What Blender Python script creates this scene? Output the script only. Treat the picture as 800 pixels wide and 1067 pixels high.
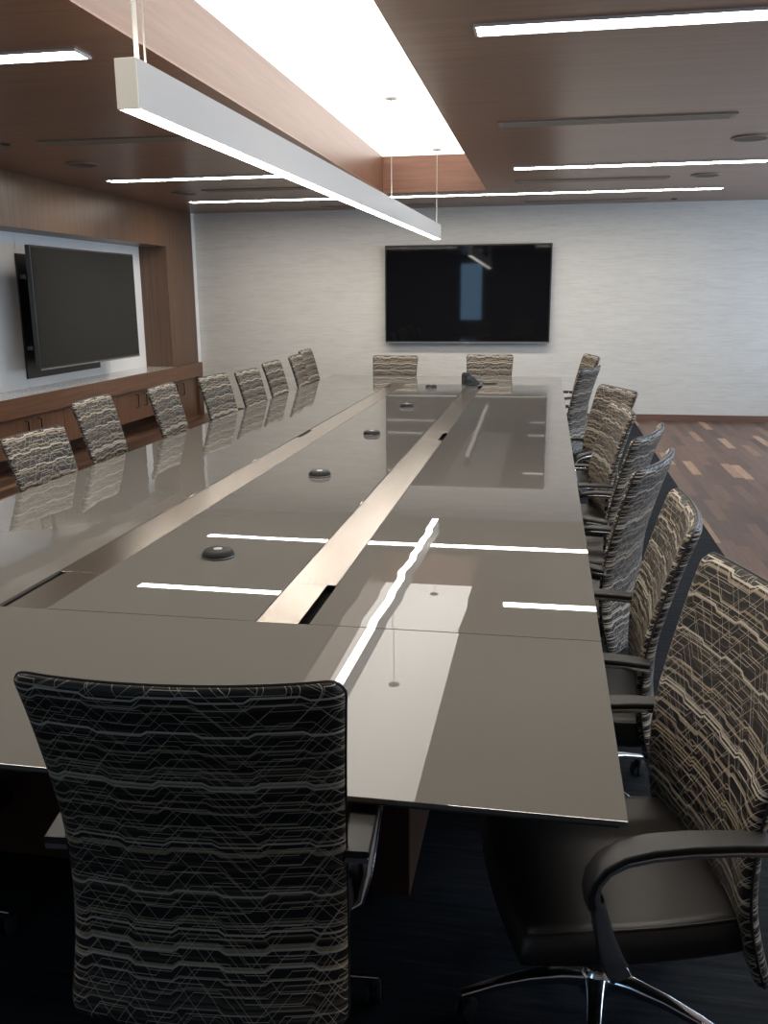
import bpy, bmesh, math, random
from mathutils import Vector, Matrix
random.seed(7)
S = bpy.context.scene
for o in list(bpy.data.objects): bpy.data.objects.remove(o)
COL = S.collection

# ------------------------------------------------------------------ camera
FPX, YAW, PITCH, ROLL = 926.5576, 0.17972858, 0.23853837, -0.00715598
EYE = 1.75
def cam_matrix():
    cy, sy, cp, sp = math.cos(YAW), math.sin(YAW), math.cos(PITCH), math.sin(PITCH)
    f = Vector((-sy*cp, cy*cp, -sp)); r = Vector((cy, sy, 0)); u = r.cross(f)
    c, s = math.cos(ROLL), math.sin(ROLL)
    r2 = c*r + s*u; u2 = -s*r + c*u; b = -f
    return Matrix(((r2.x, u2.x, b.x, 0), (r2.y, u2.y, b.y, 0), (r2.z, u2.z, b.z, EYE), (0, 0, 0, 1)))
cd = bpy.data.cameras.new('camera'); cam = bpy.data.objects.new('camera', cd); COL.objects.link(cam)
cd.sensor_fit = 'HORIZONTAL'; cd.sensor_width = 36; cd.lens = FPX/800*36; cd.clip_start = .05; cd.clip_end = 200
cam.matrix_world = cam_matrix(); S.camera = cam

# ------------------------------------------------------------------ sky, exposure
W = bpy.data.worlds.new('world'); S.world = W; W.use_nodes = True
bg = W.node_tree.nodes['Background']
bg.inputs[0].default_value = (.62, .79, 1.0, 1); bg.inputs[1].default_value = 5.0
S.view_settings.view_transform = 'Standard'; S.view_settings.look = 'None'
S.view_settings.gamma = 1; S.view_settings.exposure = .68; S.view_settings.use_curve_mapping = False
# the windows guide the sampling of the sky (portals give off no light themselves)
WIN_RIGHT = [(1.7, 3.9), (4.6, 6.8), (7.5, 9.7), (10.4, 12.6)]
def portal(loc, rot, sx, sy):
    l = bpy.data.lights.new('window_portal', 'AREA'); l.shape = 'RECTANGLE'; l.size = sx; l.size_y = sy
    l.cycles.is_portal = True
    o = bpy.data.objects.new('window_portal', l); COL.objects.link(o); o.location = loc; o.rotation_euler = rot
for _a, _b in WIN_RIGHT: portal((4.42, (_a+_b)/2, 1.6), (0, math.pi/2, 0), 1.7, _b-_a)
portal((-2.375, -2.62, 1.85), (math.pi/2, 0, 0), .75, 1.8)
S.cycles.sample_clamp_indirect = 3
PANEL_E, SLOT_E, PEND_E = 1.6, 23.0, 10.0

# ------------------------------------------------------------------ helpers
def new_mat(name):
    m = bpy.data.materials.new(name); m.use_nodes = True
    return m, m.node_tree, m.node_tree.nodes['Principled BSDF']
def principled(name, col, rough=.5, metal=0, ior=1.5, coat=0, emit=None, es=0, spec=.5):
    m, t, b = new_mat(name)
    b.inputs['Base Color'].default_value = (*col, 1); b.inputs['Roughness'].default_value = rough
    b.inputs['Metallic'].default_value = metal; b.inputs['IOR'].default_value = ior
    b.inputs['Specular IOR Level'].default_value = spec
    b.inputs['Coat Weight'].default_value = coat
    if emit: b.inputs['Emission Color'].default_value = (*emit, 1); b.inputs['Emission Strength'].default_value = es
    return m
class N:
    """small node-graph helper"""
    def __init__(s, t): s.t = t
    def node(s, typ, **k):
        n = s.t.nodes.new(typ)
        for a, v in k.items(): setattr(n, a, v)
        return n
    def link(s, v, sock):
        if hasattr(v, 'links') or hasattr(v, 'is_output'): s.t.links.new(v, sock)
        else: sock.default_value = v
    def m(s, op, a, b=None, c=None, clamp=False):
        n = s.node('ShaderNodeMath', operation=op, use_clamp=clamp)
        for i, v in enumerate((a, b, c)):
            if v is not None: s.link(v, n.inputs[i])
        return n.outputs[0]
    def ramp(s, f, stops, mode='LINEAR'):
        n = s.node('ShaderNodeValToRGB'); r = n.color_ramp; r.interpolation = mode
        while len(r.elements) > 1: r.elements.remove(r.elements[-1])
        r.elements[0].position = stops[0][0]; r.elements[0].color = (*stops[0][1], 1)
        for p, c in stops[1:]:
            e = r.elements.new(p); e.color = (*c, 1)
        s.link(f, n.inputs[0]); return n.outputs[0]
    def mix(s, f, a, b, typ='MIX'):
        n = s.node('ShaderNodeMix', data_type='RGBA', blend_type=typ)
        s.link(f, n.inputs[0])
        for v, i in ((a, 6), (b, 7)):
            if isinstance(v, tuple): n.inputs[i].default_value = (*v, 1)
            else: s.link(v, n.inputs[i])
        return n.outputs[2]
    def coord(s, which='Object'):
        return s.node('ShaderNodeTexCoord').outputs[which]
    def xyz(s, v):
        n = s.node('ShaderNodeSeparateXYZ'); s.link(v, n.inputs[0]); return n.outputs
    def comb(s, x, y, z):
        n = s.node('ShaderNodeCombineXYZ')
        for i, v in enumerate((x, y, z)): s.link(v, n.inputs[i])
        return n.outputs[0]
    def noise(s, v, scale, detail=3, rough=.5, dim='3D'):
        n = s.node('ShaderNodeTexNoise', noise_dimensions=dim)
        if dim != '1D': s.link(v, n.inputs['Vector'])
        else: s.link(v, n.inputs['W'])
        n.inputs['Scale'].default_value = scale; n.inputs['Detail'].default_value = detail
        n.inputs['Roughness'].default_value = rough; return n.outputs[0]
    def white(s, v, dim='1D'):
        n = s.node('ShaderNodeTexWhiteNoise', noise_dimensions=dim)
        s.link(v, n.inputs['W' if dim == '1D' else 'Vector']); return n.outputs[0]
    def bump(s, h, dist, strength=1):
        n = s.node('ShaderNodeBump'); s.link(h, n.inputs['Height'])
        n.inputs['Distance'].default_value = dist; n.inputs['Strength'].default_value = strength
        return n.outputs[0]

def wood(name, grain, dark, light, seam_axis=None, seam=1.15, seam0=0., rough=.42, tint=.12, cross=0):
    """walnut veneer; grain = axis index the grain runs along"""
    m, t, b = new_mat(name); g = N(t)
    v = g.xyz(g.coord())
    sc = [26., 26., 26.]; sc[grain] = 1.1
    vec = g.comb(*[g.m('MULTIPLY', v[i], sc[i]) for i in range(3)])
    sc2 = [120., 120., 120.]; sc2[grain] = 3.
    vec2 = g.comb(*[g.m('MULTIPLY', v[i], sc2[i]) for i in range(3)])
    n1 = g.noise(vec, 1, 4, .6); n2 = g.noise(vec2, 1, 2, .5)
    f = g.m('ADD', g.m('MULTIPLY', n1, .7), g.m('MULTIPLY', n2, .3))
    c = g.ramp(f, [(.3, dark), (.52, tuple((a+b_)/2 for a, b_ in zip(dark, light))), (.72, light)])
    if seam_axis is not None:
        q = g.m('DIVIDE', g.m('SUBTRACT', v[seam_axis], seam0), seam)
        cell = g.white(g.m('FLOOR', q))
        c = g.mix(g.m('MULTIPLY', cell, tint*2), c, g.mix(1.0, c, (.55, .5, .48), 'MULTIPLY'))
        fr = g.m('FRACT', q)
        line = g.m('LESS_THAN', fr, .005/seam)
        c = g.mix(line, c, (.012, .008, .006))
    t.links.new(c, b.inputs['Base Color']); b.inputs['Roughness'].default_value = rough
    t.links.new(g.bump(n2, .0006, .5), b.inputs['Normal'])
    return m

M = {}
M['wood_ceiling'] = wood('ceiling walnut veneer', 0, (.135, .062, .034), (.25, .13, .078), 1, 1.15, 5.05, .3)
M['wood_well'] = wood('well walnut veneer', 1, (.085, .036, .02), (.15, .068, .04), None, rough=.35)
M['wood_well_end'] = wood('well end walnut veneer', 0, (.13, .053, .031), (.23, .105, .063), None, rough=.35)
M['wood_wall'] = wood('wall walnut veneer', 2, (.085, .044, .025), (.175, .10, .058), 1, 1.14, 8.32, .35)
M['wood_dark'] = wood('dark walnut', 2, (.05, .024, .015), (.1, .05, .032), None, rough=.4)
M['wood_apron'] = wood('apron walnut', 1, (.10, .047, .027), (.2, .104, .062), 1, 2.54, 8.99, .35)
M['wood_door'] = wood('door walnut', 2, (.10, .047, .027), (.19, .10, .062), None, rough=.38)
M['wood_base'] = wood('baseboard walnut', 0, (.1, .05, .035), (.2, .11, .08), None, rough=.4)

def mat_floor():
    m, t, b = new_mat('walnut plank floor'); g = N(t); v = g.xyz(g.coord())
    row = g.m('FLOOR', g.m('DIVIDE', v[0], .092))
    sh = g.m('MULTIPLY', g.white(row), 5.)
    q = g.m('DIVIDE', g.m('ADD', v[1], sh), .75)
    cell = g.m('FLOOR', q)
    w = g.node('ShaderNodeTexWhiteNoise', noise_dimensions='3D')
    g.link(g.comb(row, cell, 0.), w.inputs['Vector'])
    base = g.ramp(w.outputs[0], [(0, (.075, .04, .028)), (.35, (.12, .066, .045)), (.62, (.17, .096, .066)), (.8, (.13, .075, .055)), (.9, (.34, .2, .125)), (1, (.42, .27, .17))])
    gr = g.noise(g.comb(g.m('MULTIPLY', v[0], 45.), g.m('ADD', g.m('MULTIPLY', v[1], 3.), g.m('MULTIPLY', w.outputs[0], 30.)), 0.), 1, 4, .6)
    c = g.mix(.55, base, g.ramp(gr, [(.3, (.3, .28, .27)), (.7, (1, .98, .95))]), 'MULTIPLY')
    e1 = g.m('LESS_THAN', g.m('FRACT', g.m('DIVIDE', v[0], .092)), .02)
    e2 = g.m('LESS_THAN', g.m('FRACT', q), .004)
    c = g.mix(g.m('MAXIMUM', e1, e2), c, (.02, .012, .01))
    t.links.new(c, b.inputs['Base Color']); b.inputs['Roughness'].default_value = .42
    return m
M['floor'] = mat_floor()
def mat_carpet():
    m, t, b = new_mat('near black carpet'); g = N(t); v = g.xyz(g.coord())
    n = g.noise(g.comb(g.m('MULTIPLY', v[0], 3.), g.m('MULTIPLY', v[1], 45.), 0.), 1, 4, .7)
    c = g.ramp(n, [(.35, (.008, .010, .013)), (.6, (.018, .021, .026)), (.75, (.035, .04, .047))])
    t.links.new(c, b.inputs['Base Color']); b.inputs['Roughness'].default_value = .95; b.inputs['Specular IOR Level'].default_value = .15
    t.links.new(g.bump(g.noise(g.coord(), 500, 2), .002, .6), b.inputs['Normal'])
    return m
M['carpet'] = mat_carpet()
def mat_wallpaper():
    m, t, b = new_mat('woven wallcovering'); g = N(t); v = g.xyz(g.coord())
    n = g.noise(g.comb(g.m('MULTIPLY', v[0], 5.), g.m('MULTIPLY', v[1], 5.), g.m('MULTIPLY', v[2], 75.)), 1, 4, .65)
    k = g.noise(g.comb(g.m('MULTIPLY', v[0], 1.3), 0., g.m('MULTIPLY', v[2], 9.)), 1, 3, .6)
    f = g.m('ADD', g.m('MULTIPLY', n, .7), g.m('MULTIPLY', k, .3))
    c = g.ramp(f, [(.3, (.47, .46, .43)), (.5, (.56, .55, .52)), (.68, (.61, .60, .57))])
    t.links.new(c, b.inputs['Base Color']); b.inputs['Roughness'].default_value = .75
    t.links.new(g.bump(n, .002, .4), b.inputs['Normal'])
    return m
M['wallpaper'] = mat_wallpaper()
def mat_glass_top(amp):
    m, t, b = new_mat('back painted taupe glass'); g = N(t)
    b.inputs['Base Color'].default_value = (.142, .136, .124, 1); b.inputs['Roughness'].default_value = 0
    b.inputs['IOR'].default_value = 1.5
    if amp:      # slight roller wave of the toughened glass
        v = g.xyz(g.coord())
        n = g.noise(g.m('ADD', v[1], g.m('MULTIPLY', v[0], .15)), 5.5, 1, .4, '1D')
        tilt = g.m('MULTIPLY', g.m('SUBTRACT', n, .5), amp)
        geo = g.node('ShaderNodeNewGeometry'); ad = g.node('ShaderNodeVectorMath', operation='ADD')
        t.links.new(geo.outputs['Normal'], ad.inputs[0]); t.links.new(g.comb(tilt, 0., 0.), ad.inputs[1])
        nm = g.node('ShaderNodeVectorMath', operation='NORMALIZE'); t.links.new(ad.outputs[0], nm.inputs[0])
        t.links.new(nm.outputs[0], b.inputs['Normal'])
    return m
M['glass_top'] = mat_glass_top(.016); M['glass_end'] = mat_glass_top(0)
def mat_brushed():
    m, t, b = new_mat('brushed champagne metal'); g = N(t); v = g.xyz(g.coord())
    n = g.noise(g.comb(g.m('MULTIPLY', v[0], 900.), g.m('MULTIPLY', v[1], 8.), 0.), 1, 2)
    b.inputs['Base Color'].default_value = (.56, .51, .45, 1); b.inputs['Metallic'].default_value = 1
    b.inputs['Roughness'].default_value = .23
    t.links.new(g.bump(n, .0001, .3), b.inputs['Normal'])
    return m
M['brushed'] = mat_brushed()
def mat_stone():
    m, t, b = new_mat('pale stone countertop'); g = N(t)
    c = g.ramp(g.noise(g.coord(), 55, 5, .7), [(.35, (.42, .41, .39)), (.65, (.62, .61, .58))])
    t.links.new(c, b.inputs['Base Color']); b.inputs['Roughness'].default_value = .08
    return m
M['stone'] = mat_stone()
def mat_fabric():
    m, t, b = new_mat('striped jacquard upholstery'); g = N(t)
    uv = g.xyz(g.coord('UV')); U, V = uv[0], uv[1]
    def zig(off, period, a, w):       # flat - ramp - flat profile, 0..1
        pp = g.m('PINGPONG', g.m('ADD', U, off), period)
        return g.m('DIVIDE', g.m('SUBTRACT', pp, a), w, clamp=True)
    s = g.m('ADD', V, g.m('MULTIPLY', zig(.02, .10, .043, .015), .010))
    a1 = g.white(g.m('FLOOR', g.m('DIVIDE', s, .0052)))
    a2 = g.white(g.m('FLOOR', g.m('DIVIDE', g.m('ADD', s, 3.), .012)))
    f = g.m('ADD', g.m('MULTIPLY', a1, .68), g.m('MULTIPLY', a2, .32))
    c = g.ramp(f, [(0, (.010, .009, .009)), (.44, (.05, .035, .028)), (.52, (.014, .013, .013)), (.60, (.26, .205, .14)), (.68, (.014, .013, .013)), (.76, (.46, .41, .33)), (.83, (.06, .05, .042)), (.92, (.5, .46, .40))], 'CONSTANT')
    lines = None
    for (off, per, a, w, amp, P, ph, wd) in ((.0, .16, .045, .07, .085, .052, .0, .022), (.05, .16, .045, .07, -.085, .061, .02, .019), (.09, .105, .03, .05, .055, .047, .01, .022), (.02, .21, .06, .09, -.12, .083, .03, .014), (.13, .13, .03, .075, .1, .072, .04, .016)):
        z = g.m('MULTIPLY', zig(off, per, a, w), amp)
        fr = g.m('FRACT', g.m('DIVIDE', g.m('ADD', g.m('ADD', V, z), ph + 2.), P))
        l = g.m('LESS_THAN', fr, wd*1.15)
        lines = l if lines is None else g.m('MAXIMUM', lines, l)
    c = g.mix(g.m('MULTIPLY', lines, .85), c, (.60, .53, .41))
    t.links.new(c, b.inputs['Base Color']); b.inputs['Roughness'].default_value = .48
    b.inputs['Specular IOR Level'].default_value = .3
    t.links.new(g.bump(g.m('ADD', f, lines), .0008, .5), b.inputs['Normal'])
    return m
M['fabric'] = mat_fabric()
def mat_leather():
    m, t, b = new_mat('black leather'); g = N(t)
    b.inputs['Base Color'].default_value = (.016, .014, .013, 1); b.inputs['Roughness'].default_value = .42
    t.links.new(g.bump(g.noise(g.coord(), 260, 3), .001, .35), b.inputs['Normal'])
    return m
M['leather'] = mat_leather()
M['black'] = principled('black plastic', (.012, .012, .012), .4)
M['black_soft'] = principled('soft black arm pad', (.014, .0135, .013), .5)
M['rubber'] = principled('black rubber', (.01, .01, .01), .6)
M['chrome'] = principled('polished aluminium', (.80, .81, .84), .14, 1)
M['white_paint'] = principled('white wall paint', (.82, .83, .83), .6)
M['fixture'] = principled('white fixture paint', (.52, .52, .515), .4)
M['fixture_cream'] = principled('cream fixture cap', (.72, .70, .62), .45)
M['cable'] = principled('suspension cable steel', (.55, .53, .48), .4, .6)
M['panel'] = principled('luminous ceiling membrane', (.8, .8, .8), .8, emit=(1, .95, .88), es=PANEL_E)
M['slot'] = principled('slot light diffuser', (.8, .8, .8), .6, emit=(1, .92, .82), es=SLOT_E)
M['pend'] = principled('pendant diffuser', (.8, .8, .8), .6, emit=(1, .94, .86), es=PEND_E)
for k in ('panel', 'slot', 'pend'): M[k].cycles.emission_sampling = 'FRONT'
M['screen'] = principled('screen glass', (.004, .004, .005), .035, ior=1.5, spec=.3)
M['screen_matte'] = principled('dull screen glass', (.010, .010, .009), .22, spec=.25)
M['bezel'] = principled('black bezel', (.012, .012, .013), .3)
M['silver'] = principled('silver trim', (.35, .35, .36), .35, .8)
M['vent'] = principled('brown vent metal', (.21, .175, .145), .5)
M['ventdark'] = principled('vent slot black', (.012, .01, .009), .7)
M['speaker'] = principled('brown speaker grille', (.07, .052, .042), .65)
M['edge'] = principled('dark table edge', (.03, .027, .025), .3)
M['glass_edge'] = principled('polished glass edge', (.16, .19, .19), .08)
M['slotblack'] = principled('cable well black', (.002, .002, .002), .9, spec=.1)
M['handle'] = principled('dark bronze pull', (.03, .025, .02), .35, .7)
M['puck'] = principled('black puck plastic', (.007, .007, .007), .55, spec=.3)
M['puckdot'] = principled('silver puck button', (.5, .5, .5), .3, .5)
M['backpaint'] = principled('grey wall paint', (.32, .32, .32), .8)
M['mullion'] = principled('dark window frame', (.05, .05, .055), .5)
def mat_pane(tint=(1, 1, 1)):
    m = bpy.data.materials.new('window glass'); m.use_nodes = True; t = m.node_tree
    t.nodes.remove(t.nodes['Principled BSDF']); g = N(t)
    tr = g.node('ShaderNodeBsdfTransparent'); tr.inputs[0].default_value = (*tint, 1); gl = g.node('ShaderNodeBsdfGlossy'); gl.inputs['Roughness'].default_value = 0
    mx = g.node('ShaderNodeMixShader'); mx.inputs[0].default_value = .06
    t.links.new(tr.outputs[0], mx.inputs[1]); t.links.new(gl.outputs[0], mx.inputs[2])
    t.links.new(mx.outputs[0], t.nodes['Material Output'].inputs[0]); return m
M['pane'] = mat_pane(); M['pane_tinted'] = mat_pane((.60, .72, .78))

def tag(o, label=None, cat=None, group=None, kind=None):
    if label: o['label'] = label
    if cat: o['category'] = cat
    if group: o['group'] = group
    if kind: o['kind'] = kind
    return o
def empty(name, loc=(0, 0, 0), rz=0):
    o = bpy.data.objects.new(name, None); COL.objects.link(o); o.location = loc; o.rotation_euler = (0, 0, rz)
    o.empty_display_size = .1; return o
def emitter(name, mat, x0, x1, y0, y1, z, parent=None, up=False):
    """glowing face of a lamp: one quad looking down (or up)"""
    b = bmesh.new(); vs = [b.verts.new(c) for c in ((x0, y0, z), (x0, y1, z), (x1, y1, z), (x1, y0, z))]
    b.faces.new(vs[::-1] if up else vs); m = MB(); m.add(b)
    return m.build(name, mat, parent)
class MB:
    def __init__(s): s.b = bmesh.new(); s.uv = None
    def box(s, x0, x1, y0, y1, z0, z1, bev=0, seg=2):
        t = bmesh.new()
        r = bmesh.ops.create_cube(t, size=1)
        for v in t.verts: v.co = Vector(((x0+x1)/2+v.co.x*(x1-x0), (y0+y1)/2+v.co.y*(y1-y0), (z0+z1)/2+v.co.z*(z1-z0)))
        if bev: bmesh.ops.bevel(t, geom=t.edges[:], offset=bev, segments=seg, profile=.5, affect='EDGES')
        s.add(t); return s
    def add(s, t, mat=None):
        if mat: bmesh.ops.transform(t, matrix=mat, verts=t.verts[:])
        me = bpy.data.meshes.new('tmp'); t.to_mesh(me); t.free(); s.b.from_mesh(me); bpy.data.meshes.remove(me)
    def lathe(s, pts, c=(0, 0, 0), n=32, mat=None):
        t = bmesh.new(); rings = []
        for r, z in pts:
            if r < 1e-6: rings.append([t.verts.new((0, 0, z))])
            else: rings.append([t.verts.new((r*math.cos(2*math.pi*i/n), r*math.sin(2*math.pi*i/n), z)) for i in range(n)])
        for a, b in zip(rings, rings[1:]):
            if len(a) == 1 and len(b) == 1: continue
            for i in range(n):
                j = (i+1) % n
                if len(a) == 1: t.faces.new((a[0], b[i], b[j]))
                elif len(b) == 1: t.faces.new((a[i], b[0], a[j]))
                else: t.faces.new((a[i], b[i], b[j], a[j]))
        bmesh.ops.recalc_face_normals(t, faces=t.faces[:])
        s.add(t, Matrix.Translation(c) @ (mat or Matrix())); return s
    def sweep(s, path, prof, up=(0, 0, 1), closed=False, cap=True):
        """path: list of points; prof: function i -> list of (a,b) section points (a along side, b along up-ish)"""
        t = bmesh.new(); P = [Vector(q) for q in path]; n = len(P); rings = []
        for i in range(n):
            if closed: d = (P[(i+1) % n]-P[i-1]).normalized()
            else: d = (P[min(i+1, n-1)]-P[max(i-1, 0)]).normalized()
            u = Vector(up(i) if callable(up) else up); side = d.cross(u)
            if side.length < 1e-4: side = Vector((1, 0, 0))
            side.normalize(); u2 = side.cross(d).normalized()
            rings.append([t.verts.new(P[i]+side*a+u2*b) for a, b in prof(i)])
        k = len(rings[0])
        rng = range(n) if closed else range(n-1)
        for i in rng:
            A, B = rings[i], rings[(i+1) % n]
            for j in range(k): t.faces.new((A[j], A[(j+1) % k], B[(j+1) % k], B[j]))
        if cap and not closed: t.faces.new(rings[0][::-1]); t.faces.new(rings[-1])
        bmesh.ops.recalc_face_normals(t, faces=t.faces[:])
        s.add(t); return s
    def tube(s, path, r, n=8, closed=False):
        rr = r if callable(r) else (lambda i: r)
        return s.sweep(path, lambda i: [(rr(i)*math.cos(2*math.pi*j/n), rr(i)*math.sin(2*math.pi*j/n)) for j in range(n)], closed=closed,
                       up=(0.13, 0.2, 1))
    def build(s, name, mat, parent=None, smooth=False, loc=None):
        me = bpy.data.meshes.new(name); s.b.to_mesh(me); s.b.free(); me.materials.append(mat)
        if smooth:
            for p in me.polygons: p.use_smooth = True
            try: me.set_sharp_from_angle(angle=math.radians(40))
            except Exception: pass
        o = bpy.data.objects.new(name, me); COL.objects.link(o)
        if parent: o.parent = parent
        if loc: o.location = loc
        return o
def rrect(w, h, r, n=4):
    pts = []
    for cx, cy, a0 in ((w-r, h-r, 0), (-w+r, h-r, 90), (-w+r, -h+r, 180), (w-r, -h+r, 270)):
        for i in range(n+1):
            a = math.radians(a0+90*i/n); pts.append((cx+r*math.cos(a), cy+r*math.sin(a)))
    return pts
def box(name, mat, x0, x1, y0, y1, z0, z1, parent=None, bev=0):
    return MB().box(x0, x1, y0, y1, z0, z1, bev).build(name, mat, parent)
def struct(o): o['kind'] = 'structure'; return o
def copy_tree(o, parent=None):
    c = o.copy(); COL.objects.link(c)
    if parent: c.parent = parent
    for ch in list(KIDS.get(o.name, [])): copy_tree(ch, c)
    return c
KIDS = {}
def index_kids():
    KIDS.clear()
    for o in bpy.data.objects:
        if o.parent: KIDS.setdefault(o.parent.name, []).append(o)

# ------------------------------------------------------------------ dimensions
CZ = 2.95                       # ceiling
XL, XR, YN, YF = -5.65, 4.3, -2.5, 13.1
WX0, WX1, WY0, WY1, WZ = -2.0, -.765, 1.4, 11.1, 3.36   # lit ceiling well
TT = .705                       # table top
TX0, TX1, TY0, TY1 = -2.84, .2, 1.67, 11.88

# ------------------------------------------------------------------ room shell
struct(box('floor', M['carpet'], -3.9, 1.25, YN, YF, -.1, 0))
m = MB(); m.box(1.25, XR, YN, YF, -.1, 0); m.box(XL, -3.9, YN, YF, -.1, 0); struct(m.build('floor', M['floor']))
m = MB()
m.box(XL, WX0, YN, YF, CZ, CZ+.012); m.box(WX1, XR, YN, YF, CZ, CZ+.012)
m.box(WX0, WX1, WY1, YF, CZ, CZ+.012); m.box(WX0, WX1, YN, WY0, CZ, CZ+.012)
struct(m.build('ceiling', M['wood_ceiling']))
# wooden sides of the raised ceiling well
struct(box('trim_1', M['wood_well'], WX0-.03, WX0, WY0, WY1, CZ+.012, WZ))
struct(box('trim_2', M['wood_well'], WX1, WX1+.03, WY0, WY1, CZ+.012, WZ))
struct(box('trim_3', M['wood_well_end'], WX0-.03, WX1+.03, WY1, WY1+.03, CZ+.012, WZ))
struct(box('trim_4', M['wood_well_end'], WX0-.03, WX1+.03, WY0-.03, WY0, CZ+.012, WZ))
tag(emitter('luminous_ceiling_panel', M['panel'], WX0-.03, WX1+.03, WY0-.03, WY1+.03, WZ),
    'long glowing white panel filling the top of the raised wooden ceiling well', 'ceiling light')
struct(box('wall_far', M['wallpaper'], XL, XR, YF, YF+.12, 0, 3.5))
struct(box('wall_left', M['white_paint'], XL-.12, XL, YN, YF, 0, CZ+.04))
# back wall with one tall window
bx0, bx1, bz0, bz1 = -2.75, -2.0, .95, 2.75
m = MB(); m.box(XL, bx0, YN-.12, YN, 0, CZ+.04); m.box(bx1, XR, YN-.12, YN, 0, CZ+.04)
m.box(bx0, bx1, YN-.12, YN, 0, bz0); m.box(bx0, bx1, YN-.12, YN, bz1, CZ+.04)
struct(m.build('wall_back', M['backpaint']))
def window(name, x0, x1, y0, y1, z0, z1, axis, n=1):
    t = empty(name, ((x0+x1)/2, (y0+y1)/2, z0)); struct(t)
    L = Vector(t.location)
    f = MB(); w = .05
    def bb(a, b_, c, d):
        if axis == 'x': f.box(x0-L.x, x1-L.x, a-L.y, b_-L.y, c-L.z, d-L.z)
        else: f.box(a-L.x, b_-L.x, y0-L.y, y1-L.y, c-L.z, d-L.z)
    lo, hi = (y0, y1) if axis == 'x' else (x0, x1)
    bb(lo, hi, z0, z0+w); bb(lo, hi, z1-w, z1)
    for k in range(n+1):
        c = lo+(hi-lo)*k/n; c = min(max(c, lo+w/2), hi-w/2); bb(c-w/2, c+w/2, z0+w, z1-w)
    f.build('window_frame', M['mullion'], t)
    g = MB()
    if axis == 'x': g.box(-.004, .004, lo-L.y, hi-L.y, 0, z1-z0)
    else: g.box(lo-L.x, hi-L.x, -.004, .004, 0, z1-z0)
    g.build('pane', M['pane' if axis == 'x' else 'pane_tinted'], t)
window('window_1', bx0, bx1, YN-.1, YN-.03, bz0, bz1, 'y', 1)
# right wall with a band of windows
rw = WIN_RIGHT
rz0, rz1 = .75, 2.45
m = MB(); m.box(XR, XR+.12, YN, YF, 0, rz0); m.box(XR, XR+.12, YN, YF, rz1, CZ+.04)
ys = [YN]+[v for w_ in rw for v in w_]+[YF]
for a, b_ in zip(ys[::2], ys[1::2]): m.box(XR, XR+.12, a, b_, rz0, rz1)
struct(m.build('wall_right', M['white_paint']))
for i, (a, b_) in enumerate(rw): window('window_%d' % (i+2), XR+.03, XR+.1, a, b_, rz0, rz1, 'x', 2)
struct(box('baseboard_far', M['wood_base'], -5.1, XR, YF-.015, YF, 0, .085))
struct(box('baseboard_right', M['wood_base'], XR-.015, XR, YN, YF-.015, 0, .085))

# ------------------------------------------------------------------ left media wall
SX, RX = -5.2, -5.6           # soffit plane, recess back plane
R0 = 3.4                      # start of the recess
struct(box('trim_5', M['wood_wall'], XL, SX, R0-1.1, 12.95, 2.43, CZ))       # soffit
struct(box('trim_6', M['wood_wall'], XL, SX, 12.0, 12.95, .0, 2.43))          # far column
struct(box('trim_7', M['wood_wall'], XL, SX, R0-1.1, R0, .0, 2.43))           # near column
struct(box('trim_8', M['white_paint'], XL, SX-.01, 12.95, YF, 0, CZ))         # pale strip beside the column
mm = principled('white wall panel', (.86, .87, .88), .45)
m = MB(); ys = [R0, 5.2, 7.1, 9.0, 10.9, 12.0]
for a, b_ in zip(ys, ys[1:]): m.box(XL, RX, a+.002, b_-.002, .79, 2.43)
struct(m.build('trim_9', mm))
# counter: continuous stone worktop, wooden apron, separate cabinets
ct = empty('media_counter', (-5.37, 8.2, 0))
tag(ct, 'long pale stone counter with a thick walnut apron running below the left screen', 'counter')
def local(mb_name, mat, x0, x1, y0, y1, z0, z1, par, bev=0):
    L = par.location; return box(mb_name, mat, x0-L.x, x1-L.x, y0-L.y, y1-L.y, z0-L.z, z1-L.z, par, bev)
local('worktop', M['stone'], RX, SX+.035, R0, 12.0, .775, .792, ct)
o = MB(); L = ct.location
o.box(SX+.0-L.x, SX+.05-L.x, R0-L.y, 12.98-L.y, .59, .79, .003)
o.build('apron', M['wood_apron'], ct)
local('end_panel', M['wood_dark'], SX+.001, SX+.04, 12.82, 12.98, 0, .588, ct)
local('kick_wall', M['wood_dark'], RX+.05, RX+.09, R0, 12.0, 0, .775, ct)
units = [3.915, 5.185, 6.455, 7.725, 8.995, 10.265]
names = ['nearest', 'second', 'third', 'fourth', 'fifth', 'sixth']
descs = ['farthest left walnut cabinet under the counter, partly outside the frame',
         'walnut cabinet under the counter left of the left screen, behind the nearest side chair',
         'walnut cabinet under the counter at the left frame edge, behind the nearest left side chair',
         'walnut two-door cabinet under the counter with its pulls just above the nearest left side chair',
         'walnut two-door cabinet under the counter between the second and third left side chairs',
         'walnut two-door cabinet under the counter directly behind the third left side chair']
def cabinet(y0, y1, label):
    c = empty('base_cabinet', (SX-.17, (y0+y1)/2, .2)); tag(c, label, 'cabinet', 'walnut cabinets hung under the long counter')
    L = c.location
    local('body', M['wood_dark'], -5.5, SX-.03, y0+.004, y1-.004, .2, .588, c)
    ym = (y0+y1)/2
    for a, b_, hy in ((y0+.004, ym-.002, ym-.12), (ym+.002, y1-.004, ym+.12)):
        d = local('door', M['wood_door'], SX-.03, SX-.008, a, b_, .2, .585, c)
        h = MB(); L = c.location; x = SX-.008-L.x
        h.sweep([(x, hy-L.y, .37-L.z), (x+.035, hy-L.y, .37-L.z), (x+.035, hy-L.y, .53-L.z), (x, hy-L.y, .53-L.z)],
                lambda i: rrect(.006, .006, .002, 1), up=(0, 1, 0))
        h.build('handle', M['handle'], d)
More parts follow.
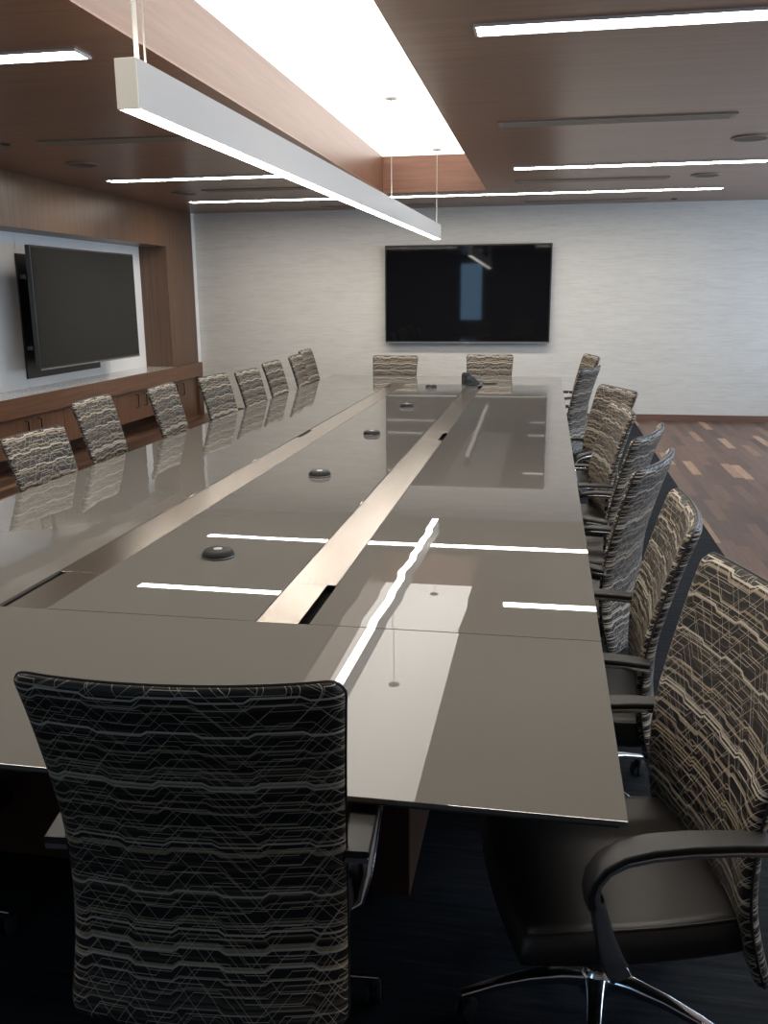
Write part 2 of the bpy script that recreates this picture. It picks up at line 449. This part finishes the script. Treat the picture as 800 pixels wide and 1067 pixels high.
for y, dsc in zip(units, descs): cabinet(y, y+1.27, dsc)
cabinet(11.535, 12.8, 'farthest walnut cabinet under the counter, its pulls beside the top of the third left chair')

# ------------------------------------------------------------------ screens
def screen(name, label, cx, cy, cz, w, h, rz, mat, back=None):
    t = empty(name, (cx, cy, cz), rz); tag(t, label, 'television')
    # local: screen faces -Y
    MB().box(-w/2, w/2, 0, .055, -h/2, h/2, .006).build('casing', M['bezel'], t)
    MB().box(-w/2+.02, w/2-.02, -.003, .001, -h/2+.035, h/2-.02).build('display', mat, t)
    MB().box(-w/2+.004, w/2-.004, -.005, 0, -h/2+.004, -h/2+.018).build('lower_trim', M['silver'], t)
    MB().box(-.035, .035, -.006, -.004, -h/2+.007, -h/2+.015).build('logo', M['puckdot'], t)
    return t
t = screen('wall_television', 'large black flat television mounted on the far wall beyond the table', -1.145, 12.985, 1.76, 2.35, 1.365, 0, M['screen'])
MB().box(-.5, .5, .055, .112, -.35, .35).build('wall_bracket', M['black'], t)
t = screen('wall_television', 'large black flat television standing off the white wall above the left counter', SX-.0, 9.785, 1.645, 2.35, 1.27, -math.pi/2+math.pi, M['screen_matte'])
MB().box(-.35, .35, .055, .12, -.3, .3).build('wall_bracket', M['black'], t)
MB().box(-.12, .12, .12, .375, -.12, .12).build('mount_arm', M['black'], t)
MB().box(-.82, .82, .375, .395, -.755, .57).build('dark_panel', M['bezel'], t)  # flat dark slab close to the wall behind the television
for z in (.3, -.42): MB().lathe([(0, 0), (.03, 0), (.03, .04), (0, .04)], (-1.19, .09, z), 16).build('side_knob', M['rubber'], t)

# ------------------------------------------------------------------ ceiling fixtures
def slot(x0, x1, y, label):
    t = empty('ceiling_slot_light', ((x0+x1)/2, y, CZ-.012)); tag(t, label, 'ceiling light', 'recessed linear lights in the wooden ceiling')
    w = (x1-x0)/2; h = .075; f = MB()
    for a in ((-w, w, -h-.012, -h), (-w, w, h, h+.012), (-w-.012, -w, -h-.012, h+.012), (w, w+.012, -h-.012, h+.012)): f.box(a[0], a[1], a[2], a[3], 0, .012)
    f.build('frame', M['fixture'], t)
    emitter('diffuser', M['slot'], -w, w, -h, h, .004, t)
slot(-.37, 1.95, 4.55, 'nearest bright slot light in the wooden ceiling right of the lit well')
slot(-4.6, -2.36, 4.55, 'bright slot light in the ceiling at the left frame edge, left of the lit well')
slot(-.37, 1.95, 2.25, 'added slot light in the right ceiling, unseen outside the frame, brightening the near end of the table')  # unseen lamp added to brighten the near end of the table
slot(-4.6, -2.36, 2.25, 'added slot light in the left ceiling, unseen outside the frame, brightening the near end of the table')  # left twin, also added for more light on the near table
slot(-.37, 1.95, 9.27, 'middle bright slot light in the wooden ceiling right of the lit well')
slot(-4.6, -2.36, 9.27, 'middle bright slot light in the ceiling left of the lit well, above the left television')
slot(-4.6, 1.95, 11.5, 'long thin slot light crossing the whole ceiling just before the far wall')
def vent(x0, x1, y, label):
    t = empty('ceiling_vent', ((x0+x1)/2, y, CZ-.01)); tag(t, label, 'vent', 'slot diffusers in the wooden ceiling')
    w = (x1-x0)/2; h = .085; f = MB()
    for a in ((-w, w, -h-.01, -h), (-w, w, h, h+.01), (-w-.03, -w, -h-.01, h+.01), (w, w+.03, -h-.01, h+.01)): f.box(a[0], a[1], a[2], a[3], 0, .01)
    f.build('frame', M['vent'], t)
    MB().box(-w, w, -h, h, .007, .01).build('backing', M['ventdark'], t)
    for k in range(4): yy = -h+.17*(k+.5)/4; MB().box(-w, w, yy-.013, yy+.013, .001, .006).build('slat', M['vent'], t)
vent(-.37, 1.2, 6.95, 'nearest ceiling slot vent right of the lit well')
vent(-.37, 1.18, 10.38, 'right ceiling slot vent between the middle slot light and the long far slot light')
vent(-.33, 1.18, 12.63, 'farthest ceiling slot vent on the right, just in front of the far wall')
vent(-3.97, -2.5, 6.98, 'ceiling slot vent left of the lit well, nearest on that side')
vent(-3.95, -2.5, 10.38, 'left ceiling slot vent between the middle slot light and the long far slot light')
vent(-3.1, -1.6, 12.63, 'farthest ceiling slot vent on the left, in front of the far wall')
def cspeaker(x, y, label):
    t = empty('ceiling_speaker', (x, y, CZ-.012)); tag(t, label, 'speaker', 'round ceiling speakers')
    MB().lathe([(.15, .012), (.15, .002), (.14, 0), (.13, 0), (.13, .012)], n=40).build('rim', M['vent'], t, True)
    MB().lathe([(0, .001), (.13, .004), (.13, .011), (0, .011)], n=40).build('grille', M['speaker'], t, True)
cspeaker(1.53, 7.95, 'nearest round ceiling speaker at the right frame edge')
cspeaker(1.56, 10.25, 'round ceiling speaker on the right between the middle and far slot lights')
cspeaker(-4.28, 8.1, 'round ceiling speaker above the walnut soffit on the left')
cspeaker(-4.28, 10.53, 'farther left round ceiling speaker near the end of the long slot light')
for x, y, d in ((1.56, 12.67, 'tiny round sprinkler cap in the far right ceiling'), (-4.32, 6.95, 'tiny round sprinkler cap in the ceiling at the left frame edge')):
    tag(MB().lathe([(0, 0), (.03, 0), (.04, .008), (.04, .014), (0, .014)], (0, 0, 0), 24).build('sprinkler_cap', M['black'], None, True, (x, y, CZ-.014)), d, 'sprinkler')

# pendant
PA, PB, PZ = Vector((-1.45, 3.1, 0)), Vector((-1.30, 10.77, 0)), 2.38
pl = (PB-PA).length; ang = math.atan2(-(PB-PA).x, (PB-PA).y)
t = empty('linear_pendant', ((PA.x+PB.x)/2, (PA.y+PB.y)/2, PZ), ang)
tag(t, 'long white linear pendant light hanging over the conference table', 'pendant light')
h2 = pl/2; pw = .04; ph = .165
m = MB(); m.box(-pw, -pw+.006, -h2+.01, h2-.01, .004, ph); m.box(pw-.006, pw, -h2+.01, h2-.01, .004, ph)
m.box(-pw+.006, pw-.006, -h2+.01, h2-.01, .07, .075); m.build('housing', M['fixture'], t)
emitter('lower_diffuser', M['pend'], -pw+.003, pw-.003, -h2+.005, h2-.005, .003, t)
emitter('upper_diffuser', M['pend'], -pw+.006, pw-.006, -h2+.01, h2-.01, ph-.002, t, up=True)
for s in (-1, 1): MB().box(-pw, pw, s*h2-.01 if s > 0 else -h2, h2 if s > 0 else -h2+.01, .002, ph, .002).build('end_cap', M['fixture_cream'], t)
for i, y in enumerate((-h2+.12, 1.0, h2-.08)):
    r = .0022
    cz = WZ-PZ-.001
    if i == 0:
        MB().tube([(-.012, y, ph-.002), (-.012, y, cz)], .009, 10).build('power_cord', M['fixture_cream'], t, True)
        MB().tube([(.010, y+.02, ph-.002), (.010, y+.02, cz)], .004, 8).build('suspension_cable', M['cable'], t, True)
    else:
        MB().tube([(0, y, ph-.002), (0, y, cz)], .0035, 8).build('suspension_cable', M['cable'], t, True)
    MB().lathe([(0, -.012), (.05, -.012), (.055, -.004), (.055, 0), (0, 0)], (0, y, cz), 28).build('canopy', M['fixture'], t, True)

# ------------------------------------------------------------------ conference table
t = empty('conference_table', ((TX0+TX1)/2, (TY0+TY1)/2, 0)); L = t.location
tag(t, 'very long taupe glass-topped conference table with two brushed metal cable channels', 'table')
g = .0022; S1, S2 = (-1.862, -1.675), (-.918, -.738)
YS0, YS1 = 2.66, 10.89
def panel(x0, x1, y0, y1, mat='glass_top'):
    return local('glass_panel', M[mat], x0+g, x1-g, y0+g, y1-g, TT-.012, TT, t, .0012)
panel(TX0, TX1, TY0, YS0, 'glass_end'); panel(TX0, TX1, YS1, TY1, 'glass_end')
for x0, x1 in ((TX0, S1[0]), (S1[1], S2[0]), (S2[1], TX1)): panel(x0, x1, YS0, YS1)
for (x0, x1), side in ((S1, -1), (S2, 1)):
    hatches = [(YS0, 3.07), (6.52, 6.9), (10.3, 10.7)]
    ends = [YS0]+[v for h_ in hatches for v in h_]+[YS1]
    ch = MB(); ch.box(x0+.004-L.x, x1-.004-L.x, YS0-L.y, YS1-L.y, TT-.05, TT-.03)
    ch.build('cable_well', M['slotblack'], t)
    for a, b_ in zip(ends[::2], ends[1::2]):
        if b_-a > .01: local('channel_cover', M['brushed'], x0+.002, x1-.002, a+.002, b_-.002, TT-.01, TT-.0015, t, .001)
    for a, b_ in hatches:
        if side < 0: local('hatch_lid', M['brushed'], x0+.032, x1-.002, a+.002, b_-.002, TT-.01, TT-.0015, t, .001)
        else: local('hatch_lid', M['brushed'], x0+.002, x1-.036, a+.002, b_-.002, TT-.01, TT-.0015, t, .001)
m = MB()
e0, e1 = .018, .05
for a in ((TX0+e0, TX1-e0, TY0+e0, TY0+e1), (TX0+e0, TX1-e0, TY1-e1, TY1-e0), (TX0+e0, TX0+e1, TY0+e1, TY1-e1), (TX1-e1, TX1-e0, TY0+e1, TY1-e1)):
    m.box(a[0]-L.x, a[1]-L.x, a[2]-L.y, a[3]-L.y, TT-.026, TT-.0125)
m.build('edge_frame', M['edge'], t)
m = MB(); m.box(TX0+.05-L.x, S1[0]-L.x, TY0+.05-L.y, TY1-.05-L.y, TT-.03, TT-.0125)
m.box(S1[1]-L.x, S2[0]-L.x, TY0+.05-L.y, TY1-.05-L.y, TT-.03, TT-.0125); m.box(S2[1]-L.x, TX1-.05-L.x, TY0+.05-L.y, TY1-.05-L.y, TT-.03, TT-.0125)
m.box(TX0+.3-L.x, TX1-.3-L.x, TY0+.3-L.y, TY1-.3-L.y, TT-.09, TT-.051)
m.build('substrate', M['edge'], t)
for y0, y1 in ((2.25, 3.7), (6.0, 7.55), (9.85, 11.3)):
    b = local('pedestal', M['wood_dark'], -2.3, -.34, y0, y1, .03, TT-.09, t, .004)
    for x in (-2.2, -.44):
        for y in (y0+.1, y1-.1): MB().lathe([(0, 0), (.025, 0), (.025, .03), (0, .03)], (x-L.x, y-L.y, 0), 16).build('levelling_foot', M['chrome'], b, True)
# pucks
pk = empty('microphone_puck', (0, 0, 0))
MB().lathe([(0, 0), (.06, 0), (.067, .004), (.067, .012), (.058, .028), (.05, .032), (.018, .033), (0, .033)], n=40).build('body', M['puck'], pk, True)
MB().lathe([(0, .033), (.018, .033), (.0175, .0345), (0, .0345)], n=24).build('button', M['puckdot'], pk, True)
MB().lathe([(.0672, .0045), (.0678, .006), (.0672, .0075)], n=40).build('ring', M['silver'], pk, True)
index_kids()
pl_ = [(3.36, 'round black microphone puck nearest the camera on the table centre line'), (5.07, 'round black puck, second from the camera along the table centre'),
      (6.71, 'round black puck in the middle of the row of five on the table'), (8.49, 'round black puck, second from the far end of the table'), (10.34, 'round black puck farthest away, in front of the far left end chair')]
for i, (y, d) in enumerate(pl_):
    o = pk if i == 0 else copy_tree(pk)
    o.location = (-1.31, y, TT); tag(o, d, 'microphone', 'five black pucks along the table centre')
# small black device and cord at the far end
t = empty('tabletop_device', (-.89, 10.72, TT), .5); tag(t, 'small black tilted device with a trailing cord near the far end of the table', 'conference device')
b_ = bmesh.new(); pr = [(-.09, 0), (.11, 0), (.115, .02), (-.02, .13), (-.06, .15), (-.09, .13)]
vs = [[b_.verts.new((x, s*.055, z)) for x, z in pr] for s in (-1, 1)]
b_.faces.new(vs[0][::-1]); b_.faces.new(vs[1])
for i in range(6): j = (i+1) % 6; b_.faces.new((vs[0][i], vs[0][j], vs[1][j], vs[1][i]))
bmesh.ops.recalc_face_normals(b_, faces=b_.faces[:]); bmesh.ops.bevel(b_, geom=b_.edges[:], offset=.006, segments=2, affect='EDGES')
m = MB(); m.add(b_); m.build('body', M['black'], t, True)
MB().lathe([(0, 0), (.04, 0), (.05, .006), (.05, .014), (.03, .02), (0, .02)], (-.045, -.055, .075), 28, Matrix.Rotation(math.pi/2, 4, 'X')).build('speaker_face', M['bezel'], t, True)
cord = [(.1, 0, .03), (.13, -.01, .05), (.17, .0, .012), (.22, .03, .006), (.3, .05, .006), (.36, .0, .006), (.30, -.06, .006), (.22, -.05, .006), (.17, -.02, .006)]
MB().tube(cord, .005, 8).build('cord', M['black'], t, True)
MB().tube([(-.03, 0, .14), (.02, 0, .17), (.0, .02, .21), (-.02, .03, .2)], .004, 8).build('antenna', M['black'], t, True)

# ------------------------------------------------------------------ chairs (local: faces +X, origin on the floor)
def back_profile(z):
    pts = [(.27, -.305), (.36, -.276), (.45, -.256), (.55, -.25), (.68, -.258), (.80, -.285), (.95, -.328), (1.08, -.372)]
    if z <= pts[0][0]: return pts[0][1]
    for (a, xa), (b, xb) in zip(pts, pts[1:]):
        if z <= b:
            i = pts.index((a, xa))
            p0 = pts[max(i-1, 0)]; p3 = pts[min(i+2, len(pts)-1)]
            h = b-a; u = (z-a)/h
            m0 = (xb-p0[1])/(b-p0[0])*h; m1 = (p3[1]-xa)/(p3[0]-a)*h
            return (2*u**3-3*u*u+1)*xa+(u**3-2*u*u+u)*m0+(-2*u**3+3*u*u)*xb+(u**3-u*u)*m1
    return pts[-1][1]
def back_half(z):
    u = (z-.27)/.81
    return .298+.016*u - .012*math.sin(math.pi*u)
ZB, ZT, RC = .27, 1.08, .035
def back_pt(u, z, off):
    w = back_half(z)
    for e, s in ((ZT, 1), (ZB, -1)):
        d = (e-z)*s
        if d < RC: w -= RC-math.sqrt(max(0, RC*RC-(RC-d)**2))
    y = u*w
    return Vector((back_profile(z)+.036*(abs(y)/.31)**2.2+off, y, z - .005*(1-(y/.31)**2)*((z-ZB)/(ZT-ZB))**6))
def make_back(parent):
    nu, nv = 30, 44; bm = bmesh.new(); uvl = bm.loops.layers.uv.new('UVMap')
    us = [math.sin(math.pi/2*(-1+2*i/nu)*.999)/math.sin(math.pi/2*.999) for i in range(nu+1)]
    zs = [ZB+(ZT-ZB)*(.5-.5*math.cos(math.pi*j/nv)) for j in range(nv+1)]
    arc = [0]
    for a, b in zip(zs, zs[1:]): arc.append(arc[-1]+math.hypot(b-a, back_profile(b)-back_profile(a)))
    th, rb = .021, .03
    def hth(i, j):
        w = back_half(zs[j]); d = min((1-abs(us[i]))*w, zs[j]-ZB, ZT-zs[j])
        if d >= rb: return th
        q = 1-d/rb; return th*math.sqrt(max(0, 1-q*q))
    grid = {}
    for s in (1, -1):
        for i in range(nu+1):
            for j in range(nv+1):
                brd = i in (0, nu) or j in (0, nv)
                if brd and s == -1: grid[s, i, j] = grid[1, i, j]; continue
                grid[s, i, j] = bm.verts.new(back_pt(us[i], zs[j], s*hth(i, j)))
    for s in (1, -1):
        for i in range(nu):
            for j in range(nv):
                q = [(i, j), (i+1, j), (i+1, j+1), (i, j+1)]
                if s < 0: q = q[::-1]
                vs = [grid[(s,)+k] for k in q]
                if len(set(vs)) < 4: continue
                f = bm.faces.new(vs); f.smooth = True
                for l, k in zip(f.loops, q):
                    w = .305
                    l[uvl].uv = (us[k[0]]*w + (.37 if s < 0 else 0)+.6, arc[k[1]]+(1.3 if s < 0 else 0)+.5)
    me = bpy.data.meshes.new('backrest'); bm.to_mesh(me); bm.free(); me.materials.append(M['fabric'])
    o = bpy.data.objects.new('backrest', me); COL.objects.link(o); o.parent = parent
    path = [back_pt(-1, z, 0) for z in zs[1:-1]]+[back_pt(u, ZT, 0) for u in us]+[back_pt(1, z, 0) for z in zs[::-1][1:-1]]+[back_pt(u, ZB, 0) for u in us[::-1]]
    P = []
    for q in path:
        if not P or (q-P[-1]).length > .006: P.append(q)
    MB().tube(P, .0035, 6, closed=True).build('piping', M['leather'], o, True)
    return o
def cushion_rings(n=48):
    pass
def make_chair():
    r = empty('conference_chair')
    make_back(r)
    # seat cushion: rounded plan, domed top, waterfall front
    bm = bmesh.new(); nx, ny = 22, 22; x0, x1, hw = -.262, .27, .275; top = {}; bot = {}
    def ss(k, n): return math.sin(math.pi/2*(-1+2*k/n))
    def plan(a, b):      # square to rounded square
        X = (x0+x1)/2+(x1-x0)/2*a*math.sqrt(1-.13*b*b); Y = hw*b*math.sqrt(1-.13*a*a)*(1+.02*a); return X, Y
    for i in range(nx+1):
        for j in range(ny+1):
            a, b = ss(i, nx), ss(j, ny); X, Y = plan(a, b)
            d = min((1-abs(a))*.26, (1-abs(b))*.27); e = .032
            q = 1 if d >= e else math.sqrt(max(0, 1-(1-d/e)**2))
            zt = .36+q*(.062)-.03*max(0, a-.35)**2+.006*math.cos(a*1.5)*math.cos(b*1.5)-.012*(1-b*b)*max(0, .5-a*a)
            zb = .36-q*.032
            top[i, j] = bm.verts.new((X, Y, zt))
            bot[i, j] = top[i, j] if i in (0, nx) or j in (0, ny) else bm.verts.new((X, Y, zb))
    for i in range(nx):
        for j in range(ny):
            bm.faces.new((top[i, j], top[i+1, j], top[i+1, j+1], top[i, j+1]))
            f = [bot[i, j], bot[i, j+1], bot[i+1, j+1], bot[i+1, j]]
            if len(set(f)) == 4:
                try: bm.faces.new(f)
                except ValueError: pass
    m = MB(); m.add(bm); seat = m.build('seat', M['leather'], r, False)
    for p in seat.data.polygons: p.use_smooth = True
    P = []
    for k in range(96):
        th = 2*math.pi*k/96; c, s = math.cos(th), math.sin(th); q = 1/max(abs(c), abs(s))
        a, b = c*q*.93, s*q*.93; X, Y = plan(a, b); P.append((X, Y, .4155-.03*max(0, a-.35)**2))
    MB().tube(P, .003, 6, closed=True).build('seam', M['black_soft'], seat, True)
    # mechanism, bracket to the back, column
    m = MB(); m.box(-.13, .13, -.09, .09, .275, .333, .015); m.box(-.26, -.1, -.05, .05, .285, .32, .01)
    m.build('mechanism', M['black'], r)
    MB().lathe([(0, .08), (.03, .08), (.03, .2), (.02, .2), (.02, .29), (0, .29)], n=24).build('gas_column', M['black'], r, True)
    MB().tube([(-.02, -.09, .30), (-.02, -.16, .30), (-.02, -.21, .295)], lambda i: .006+.003*(i == 2), 8).build('lever', M['black'], r, True)
    # arms
    for s in (-1, 1):
        y = s*.315
        path = [(-.235, y, .640), (-.16, y, .646), (-.07, y, .648), (.01, y, .644), (.065, y, .634), (.1, y, .615), (.118, y, .587), (.121, y, .558), (.113, y, .53)]
        hw_ = [.024, .027, .029, .03, .03, .029, .027, .024, .02]
        arm = MB().sweep(path, lambda i: rrect(hw_[i], .006, .003, 3), up=lambda i: (0, 0, 1) if i < 4 else (1, 0, .35)).build('arm', M['chrome'], r, True)
        P2 = [(Vector(a)+((Vector((0, 0, .014))) if i < 4 else Vector((.0, 0, .014)).lerp(Vector((.014, 0, .0)), (i-3)/5.))) for i, a in enumerate(path)]
        MB().sweep(P2, lambda i: rrect(hw_[i]+.002, .0085, .006, 4), up=lambda i: (0, 0, 1) if i < 4 else (1, 0, .35)).build('arm_pad', M['black_soft'], arm, True)
        # tapered strut: narrow at the top, broad at the hub under the seat
        sp = [(.114, y, .545), (.098, y*.985, .47), (.075, y*.96, .395), (.048, y*.91, .335), (.03, y*.72, .300), (.01, y*.45, .292), (.0, y*.2, .296)]
        sw = [.012, .019, .025, .026, .022, .018, .016]; sd = [.02, .017, .015, .014, .014, .014, .014]
        MB().sweep(sp, lambda i: rrect(sw[i], sd[i], .010, 4), up=(0, -s, 0.001)).build('arm_strut', M['chrome'], arm, True)
    # five star base
    MB().lathe([(0, .075), (.045, .075), (.05, .09), (.045, .125), (.032, .14), (0, .14)], n=28).build('hub', M['chrome'], r, True)
    for k in range(5):
        a = math.radians(0+72*k); c, s = math.cos(a), math.sin(a)
        pp = [(.035, .107), (.09, .112), (.17, .108), (.25, .093), (.31, .075), (.335, .068)]
        wd = [.026, .021, .017, .014, .013, .012]; hh = [.02, .016, .012, .010, .009, .008]
        lg = MB().sweep([(q*c, q*s, z) for q, z in pp], lambda i: rrect(wd[i], hh[i], min(hh[i], wd[i])*.55, 3)).build('leg', M['chrome'], r, True)
        cm = MB(); rot = Matrix.Rotation(a+.9*(k+1), 4, 'Z')
        for off in (-.02, .008):
            tt = Matrix.Translation((.325*c, .325*s, .028)) @ rot @ Matrix.Translation((0, off, 0)) @ Matrix.Rotation(-math.pi/2, 4, 'X')
            cm.lathe([(0, 0), (.022, 0), (.028, .002), (.028, .010), (.022, .012), (0, .012)], n=20, mat=tt)
        cm.lathe([(0, .03), (.011, .03), (.011, .062), (0, .062)], (.325*c, .325*s, 0), 12)
        cm.build('caster', M['rubber'], lg, True)
    return r
proto = make_chair(); index_kids()
UP = {'backrest', 'seat', 'mechanism', 'arm', 'lever'}
GR = 'striped conference chairs around the table'
def place(x, y, fx, fy, dz, label, first=[True], tilt=0):
    if first[0]: o = proto; first[0] = False
    else: o = copy_tree(proto)
    o.location = (x, y, 0); o.rotation_euler = (0, 0, math.atan2(fy, fx))
    tag(o, label, 'chair', GR)
    PLACED.append((o, dz, tilt)); return o
PLACED = []
CH = [
 (-.677, 1.75, -.09, .995, 0, 'nearest patterned chair seen from behind at the near end of the table', 0),
 (-1.76, 1.86, .05, 1, -.02, 'chair at the near end of the table cut off by the left frame edge', 0),
 (.175, 1.94, -.972, -.235, .025, 'nearest right side chair showing striped front, black seat and curved armrest', 0),
 (.12, 2.95, -.998, .04, 0, 'second right side chair from the camera, front stripes pale in the light', 0),
 (.15, 3.95, -.94, .33, 0, 'third right side chair, turned away so its bluish back shows, nearer of the two alike', 0),
 (.205, 4.75, -.95, .31, 0, 'fourth right side chair, bluish back showing, just behind a similar turned chair', 0),
 (.13, 5.53, -.99, -.14, 0, 'fifth right side chair, tan striped front facing the table', 0),
 (.21, 6.65, -.93, -.36, 0, 'sixth right side chair, its tan front rising just behind a similar chair', 0),
 (.1, 8.85, -.95, .31, 0, 'seventh right side chair, narrow bluish back in front of the last one', 0),
 (.15, 9.9, -.98, -.2, .03, 'farthest right side chair nearest the far wall television', 0),
 (-2.66, 4.79, .985, -.04, -.10, 'nearest left side chair, its broad striped front at the left frame edge', 0),
 (-2.74, 5.70, .99, .08, 0, 'second left side chair from the camera', 0),
 (-2.72, 6.80, .99, .08, -.02, 'third left side chair from the camera, in front of cabinet handles', 0),
 (-2.64, 7.70, .99, -.06, -.02, 'fourth left side chair, standing in front of the dark column end', 0),
 (-2.62, 8.60, .99, -.04, -.045, 'fifth left side chair from the camera', 0),
 (-2.66, 9.57, 1, 0, -.03, 'sixth left side chair from the camera', 0),
 (-2.64, 10.48, .99, .06, -.02, 'seventh left side chair, in front of the last one', 0),
 (-2.72, 11.24, .99, .03, 0, 'farthest left side chair, mostly hidden behind its neighbour', 0),
 (-2.04, 11.86, 0, -1, -.13, 'far end chair on the left, below the left edge of the far television', 0),
 (-.75, 11.83, 0, -1, -.11, 'far end chair on the right, behind the small black device', 0),
]
for x, y, fx, fy, dz, lb, ti in CH: place(x, y, fx, fy, dz, lb, tilt=ti)
index_kids()
for o, dz, tilt in PLACED:
    for c in KIDS[o.name]:
        if c.name.split('.')[0] in UP: c.location.z = dz
